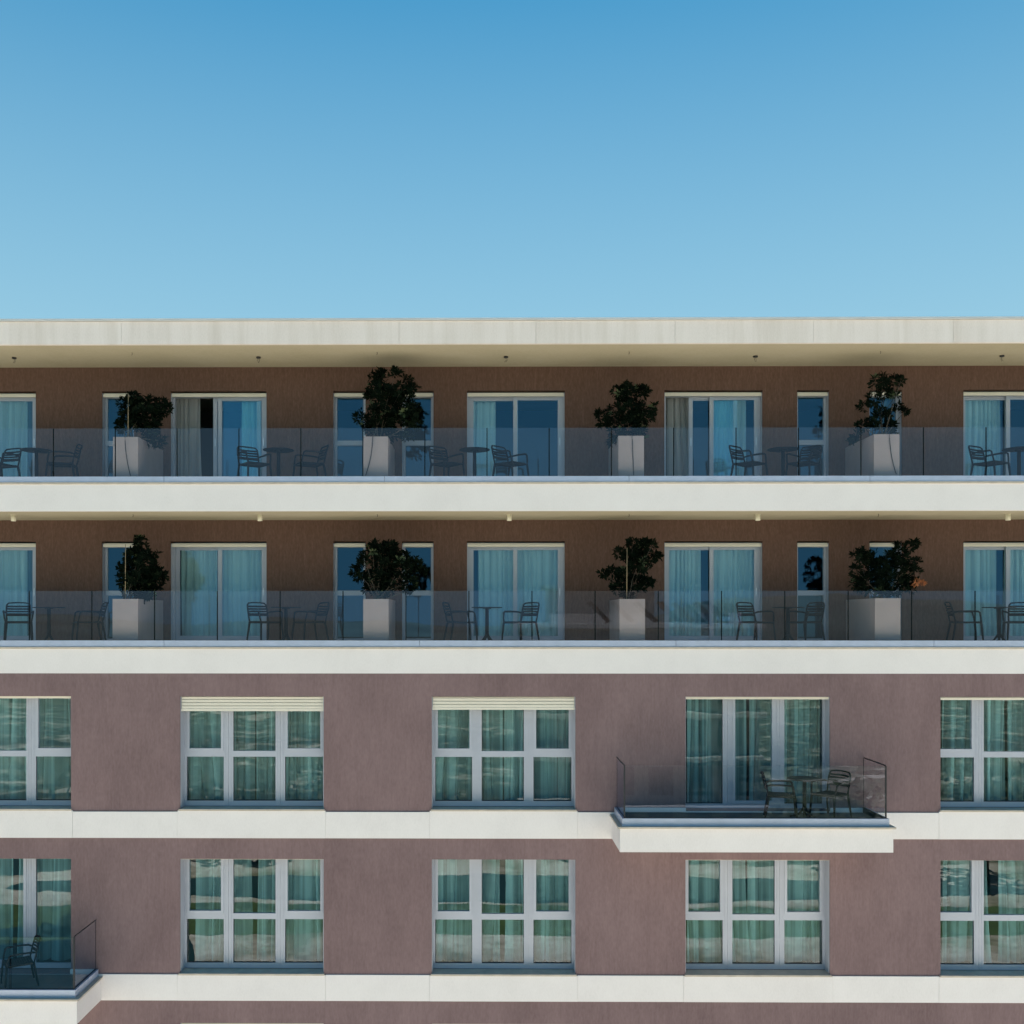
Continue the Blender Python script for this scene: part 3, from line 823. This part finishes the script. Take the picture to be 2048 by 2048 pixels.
for (px, dep, z, th, lab) in [
    (2, .95, ct, -110, 'dark armchair cut by the left edge on the top terrace'),
    (125, .85, ct, -168, 'dark armchair right of the leftmost table on the top terrace, against the wall'),
    (508, .85, ct, -52, 'dark armchair before the half-open second sliding door on the top terrace'),
    (619, .85, ct, -152, 'dark armchair left of the tallest shrub on the top terrace'),
    (893, .85, ct, -52, 'dark armchair left of the table by the middle door on the top terrace'),
    (1021, .85, ct, -42, 'dark armchair right of the table by the middle door on the top terrace'),
    (1498, .85, ct, -48, 'dark armchair in front of the fourth sliding door on the top terrace'),
    (1608, .85, ct, -135, 'dark armchair before the slim window on the right of the top terrace'),
    (1980, .85, ct, -60, 'dark armchair at the left of the rightmost table on the top terrace'),
    (37, .80, cl_, -65, 'dark armchair in front of the leftmost door on the lower terrace'),
    (177, .90, cl_, -148, 'dark armchair between the leftmost table and the first planter, lower terrace'),
    (530, .85, cl_, -46, 'dark armchair at the right side of the second sliding door, lower terrace'),
    (620, .90, cl_, -142, 'dark armchair right of the second table, before the shaded wall, lower terrace'),
    (922, .85, cl_, -14, 'dark armchair seen from the side left of the middle door, lower terrace'),
    (1041, .85, cl_, -136, 'dark armchair in front of the middle sliding door, lower terrace'),
    (1512, .80, cl_, -60, 'dark armchair before the fourth sliding door, lower terrace'),
    (1610, .95, cl_, -150, 'dim armchair before the slim window, right of the fourth table, lower terrace'),
    (1930, .85, cl_, -12, 'dark armchair seen from the side left of the rightmost table, lower terrace'),
    (2038, .85, cl_, -125, 'dark armchair cut by the right edge, lower terrace')]:
    place(0, px, dep, z, th, lab, GC)
for (px, dep, z, lab) in [
    (73, .9, ct, 'round dark table seen from below at the left end of the top terrace'),
    (557, .9, ct, 'round dark table right of the second sliding door, top terrace'),
    (949, .9, ct, 'round dark table before the middle sliding door, top terrace'),
    (1566, .9, ct, 'round dark table right of the fourth sliding door, top terrace'),
    (2038, .9, ct, 'round dark table cut by the right edge of the photo, top terrace'),
    (98, .85, cl_, 'thin topped table at the left end of the lower terrace'),
    (572, .9, cl_, 'thin topped table right of the second sliding door, lower terrace'),
    (974, .85, cl_, 'thin topped table before the middle sliding door, lower terrace'),
    (1576, .9, cl_, 'thin topped table right of the fourth sliding door, lower terrace'),
    (1998, .85, cl_, 'thin topped table near the right edge, lower terrace')]:
    place(1, px, dep, z, 12 + px % 17, lab, GT)
place(0, 1562, -.60, fl1, -14, 'black armchair left of the table on the small projecting balcony', 'furniture on the projecting balconies')
place(0, 1661, -.50, fl1, -142, 'black armchair right of the table on the small projecting balcony', 'furniture on the projecting balconies')
place(1, 1609, -.58, fl1, 20, 'round black table on the small projecting balcony', 'furniture on the projecting balconies')
place(0, 38, -.62, fl0, -147, 'black armchair on the balcony in the bottom left corner', 'furniture on the projecting balconies')

# ------------------------------------------------------------------ planters, hoses and shrubs
def planter(pa, pb, top_py, floor, label):
    dep = .20; x0, x1 = PX(pa, dep), PX(pb, dep); y1 = DEP - .02; zt = PZ(top_py, dep); t = .035
    e = tag(empty('planter', ((x0 + x1) / 2, (dep + y1) / 2, floor)), label, 'planter', 'tall planters dividing the terraces')
    ox, oy, oz = e.location
    b = MB(); x0 -= ox; x1 -= ox; a = dep - oy; c = y1 - oy; h = zt - oz
    b.box(x0, x1, a, a + t, 0, h); b.box(x0, x1, c - t, c, 0, h); b.box(x0, x0 + t, a + t, c - t, 0, h); b.box(x1 - t, x1, a + t, c - t, 0, h)
    b.build('box', M['planter'], e)
    MB().box(x0 + t, x1 - t, a + t, c - t, .02, h - .06).build('soil', M['soil'], e)
    return x0 + ox, x1 + ox, zt
PL = {}
names = ['leftmost', 'second', 'third', 'rightmost']
for i, (a, c, q) in enumerate([(226, 276, 872.7), (725.6, 775.7, 872.7), (1237, 1288, 872), (1748, 1799, 869.5)]):
    PL[3, i] = planter(a, c, q, FL3 + .001, f'{names[i]} pale planter on the top terrace with a black hose down its front')
for i, (a, c, q) in enumerate([(225, 276, 1197.7), (726.5, 777, 1198), (1239, 1290, 1198), (1750, 1801, 1196.5)]):
    PL[2, i] = planter(a, c, q, FL2 + .001, f'{names[i]} pale planter on the lower terrace with a bare front')
for i, (pa, ya, pb, yb, bend) in enumerate([(250, 871.5, 261, 951, .3), (745.5, 871.5, 731, 951, .6), (1264, 870.5, 1267.5, 951, .2), (1779, 868, 1792.5, 949, .5)]):
    dep = .185; h = MB(); pts = [(PX(pa, .26), .27, PL[3, i][2] + .0), (PX(pa, .2), .20, PL[3, i][2] + .012)]
    for k in range(0, 9):
        t = k / 8; pts.append((PX(pa + (pb - pa) * (t ** 2 if bend > .25 else t), dep), dep, PZ(ya + (yb - ya) * t, dep) ))
    tag(h.tube(pts, .0075, 6).build('hose', M['black']), f'thin black hose hanging down the front of the {names[i]} planter, top terrace', 'hose', 'irrigation hoses')

def leafcluster(b, c, d, rnd, L, m, nl):
    d = d.normalized(); u = d.cross(Vector((.3, .2, 1))); 
    if u.length < .1: u = d.cross(Vector((1, 0, 0)))
    u.normalize(); w = d.cross(u)
    for i in range(nl):
        a = 2 * math.pi * (i / nl) + rnd.uniform(-.3, .3); el = rnd.uniform(.1, 1.15)
        r_ = (u * math.cos(a) + w * math.sin(a)) * math.cos(el) + d * math.sin(el)
        side = r_.cross(d); 
        if side.length < .05: side = u
        side.normalize(); nn = side.cross(r_).normalized()
        l_ = L * rnd.uniform(.7, 1.15); wd = l_ * .19
        p0 = c + r_ * l_ * .08; p1 = c + r_ * l_ * .6 + nn * l_ * .05; p2 = c + r_ * l_ - nn * l_ * .06
        bi = len(b.v)
        b.v += [tuple(p0), tuple(p1 + side * wd), tuple(p2), tuple(p1 - side * wd)]
        b.f.append((bi, bi+1, bi+2)); b.f.append((bi, bi+2, bi+3)); b.m += [m, m]; b.sm += [False, False]
def shrub(level, idx, blobs, label, seed, pale=.015, dry=(), stake=None, dens=1.0, stems=7):
    rnd = random.Random(seed); x0, x1, zt = PL[level, idx]
    e = tag(empty('shrub', ((x0 + x1) / 2, .55, zt - .05)), label, 'shrub', 'dark leafy shrubs in the planters')
    o0 = Vector(e.location); b = MB(); st = MB()
    zc = sum(q[1] for q in blobs) / len(blobs)
    tips = []
    for (px, py, r_) in blobs:
        dep = .62 + rnd.uniform(-.14, .16); R = r_ * (D + dep) / F
        C = Vector((PX(px, dep), dep, PZ(py, dep))); tips.append(C)
        n = max(7, int(dens * 620 * R ** 1.75))
        for k in range(n):
            v = Vector((rnd.gauss(0, 1), rnd.gauss(0, 1), rnd.gauss(0, 1))).normalized()
            rad = R * (rnd.random() ** .45) * .92
            p = C + Vector((v.x * rad, v.y * min(rad, .30), v.z * rad))
            m = 1 if rnd.random() < pale else 0
            leafcluster(b, p - o0, v + Vector((0, -.15, .55)), rnd, rnd.uniform(.095, .145), m, rnd.randint(6, 8))
    for (px, py, r_) in dry:
        dep = .5; R = r_ * (D + dep) / F; C = Vector((PX(px, dep), dep, PZ(py, dep)))
        for k in range(6):
            v = Vector((rnd.gauss(0, 1), rnd.gauss(0, 1), rnd.gauss(0, 1))).normalized() * R * rnd.random()
            leafcluster(b, C + v - o0, v, rnd, .085, 2, 6)
    roots = [Vector((rnd.uniform(x0 + .12, x1 - .12), rnd.uniform(.4, .8), zt - .06)) for _ in range(stems)]
    order = sorted(range(len(tips)), key=lambda i: tips[i].z)
    for i, C in enumerate(tips):
        rt = roots[i % stems]; mid = rt.lerp(C, .5) + Vector((rnd.uniform(-.05, .05), rnd.uniform(-.05, .05), .05))
        st.tube([rt - o0, mid - o0, C - o0], [.011, .008, .004], 5)
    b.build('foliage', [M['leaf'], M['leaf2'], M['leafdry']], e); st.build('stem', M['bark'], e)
    if stake:
        for k_, (px, py0, py1, lab) in enumerate(stake):
            d_ = .34
            tag(MB().tube([(PX(px, d_), d_, zt - .05), (PX(px + .6, d_), d_, PZ(py0, d_))], .006, 6).build('cane', M['bamboo']), lab, 'cane', 'support canes')
shrub(3, 0, [(290,818,34),(264,838,22),(300,850,22),(322,815,20),(246,802,9),(268,800,16),(247,850,13),(300,872,18),(318,880,12),(255,822,14),(334,812,8),(238,845,8)],
      'shrub in the leftmost planter of the top terrace, rounded on the right', 1, stake=[(256, 786, 0, 'pale cane standing in the leftmost shrub, top terrace')])
shrub(3, 1, [(756,752,15),(790,750,12),(765,782,30),(798,788,24),(826,780,13),(812,822,32),(766,828,36),(722,833,13),(834,846,10),(775,862,24),(745,858,18),(738,790,10),(812,760,8),(815,870,10)],
      'tallest shrub, reaching above the lintels in the second planter of the top terrace', 2, pale=.03)
shrub(3, 2, [(1258,782,16),(1284,784,15),(1236,782,13),(1262,812,24),(1230,828,20),(1203,832,12),(1290,828,20),(1304,816,7),(1212,845,14),(1262,848,28),(1235,870,16),(1276,868,14),(1226,884,9),(1245,790,12)],
      'shrub in the third planter of the top terrace, wide at its base and trailing', 3, pale=.06)
shrub(3, 3, [(1765,764,13),(1750,766,11),(1790,764,12),(1801,764,6),(1770,782,15),(1748,800,13),(1728,814,8),(1762,828,17),(1745,845,14),(1722,852,11),(1710,868,9),(1782,852,10),(1797,816,6),(1809,824,5),(1773,868,18),(1706,882,6),(1790,795,7)],
      'sparse shrub with bare stems in the rightmost planter of the top terrace', 4, dens=.85, stems=5, pale=.02)
shrub(2, 0, [(281,1082,10),(279,1103,20),(290,1120,22),(262,1110,11),(257,1132,19),(313,1112,8),(300,1142,25),(275,1150,32),(316,1150,18),(246,1160,15),(290,1175,24),(256,1180,13),(310,1178,12)],
      'cone shaped shrub in the leftmost planter of the lower terrace', 5, stake=[(250.5, 1088, 0, 'pale cane standing in the leftmost shrub, lower terrace')])
shrub(2, 1, [(780,1093,13),(745,1098,14),(770,1118,34),(728,1114,13),(725,1145,19),(802,1130,28),(830,1128,13),(842,1146,9),(770,1160,36),(817,1165,18),(743,1170,18),(762,1186,16),(826,1182,8),(712,1142,8),(760,1095,10)],
      'broad round shrub in the second planter of the lower terrace', 6, pale=.03)
shrub(2, 2, [(1266,1088,14),(1286,1088,13),(1304,1092,8),(1255,1110,18),(1290,1114,24),(1312,1113,6),(1275,1130,22),(1226,1147,14),(1206,1146,8),(1250,1153,22),(1295,1165,13),(1270,1168,22),(1232,1175,10),(1252,1188,15),(1236,1108,8)],
      'leaning shrub in the third planter of the lower terrace', 7, stake=[(1253.5, 1096, 0, 'pale cane standing in the third shrub, lower terrace')])
shrub(2, 3, [(1720,1113,15),(1711,1140,11),(1737,1118,17),(1765,1125,24),(1797,1104,15),(1816,1094,10),(1830,1087,5),(1831,1124,9),(1805,1130,24),(1735,1160,26),(1715,1170,14),(1770,1160,30),(1810,1160,20),(1832,1142,7),(1821,1178,9),(1765,1184,14),(1790,1182,10)],
      'widest shrub, with a tuft of orange dry leaves, rightmost planter of the lower terrace', 8, dry=[(1834,1166,8),(1845,1166,5)], pale=.03)

# ------------------------------------------------------------------ ceiling lamps, wire boxes and wire ends
for i, px in enumerate((27, 520, 1018.5, 1515.6, 2016)):
    d_ = .69; e = empty('ceiling_lamp', (PX(px, d_), d_, z_b3b))
    tag(e, f'cream cylinder lamp under the ceiling of the lower terrace, {ORD[i]} from the left', 'ceiling lamp', 'cylinder lamps under the lower ceiling')
    MB().lathe([(.046, -.125), (.048, -.12), (.048, -.008)], 20).build('lamp_body', M['lamp'], e)
    MB().lathe([(.055, -.008), (.055, 0)], 20).build('ceiling_plate', M['lamp'], e)
for i, px in enumerate((28.4, 517, 1012, 1511, 2004)):
    d_ = .95; e = empty('junction_box', (PX(px, d_), d_, z_fascia_b))
    tag(e, f'black ceiling box with dangling wires under the roof, {ORD[i]} from the left', 'ceiling box', 'black wire boxes under the roof')
    MB().lathe([(.040, -.030), (.046, -.026), (.046, 0)], 18).build('box', M['black'], e)
    w = MB(); rnd = random.Random(i)
    for q in (-1, 1):
        a = rnd.uniform(-.02, .02)
        w.tube([(q * .008, 0, -.028), (q * .01 + a, 0, -.07), (q * .014 - a, .01, -.115)], .0035, 5)
    w.build('wire', M['black'], e)
for i, (px, zz, d_, lv) in enumerate([(264, z_fascia_b, .60, 'roof'), (754, z_fascia_b, .60, 'roof'), (1258, z_fascia_b, .60, 'roof'), (1761, z_fascia_b, .60, 'roof'),
                         (266, z_b3b, .60, 'lower terrace ceiling'), (754.5, z_b3b, .6, 'lower terrace ceiling'), (1258, z_b3b, .6, 'lower terrace ceiling'), (1756.5, z_b3b, .6, 'lower terrace ceiling')]):
    x = PX(px, d_)
    tag(MB().tube([(x, d_, zz + .01), (x + .006, d_, zz - .03), (x - .004, d_, zz - .055)], .005, 5).build('wire_end', M['black']),
        f'short dark wire end under the {lv}, above the {names[i % 4]} shrub', 'wire', 'wire ends in the ceilings')
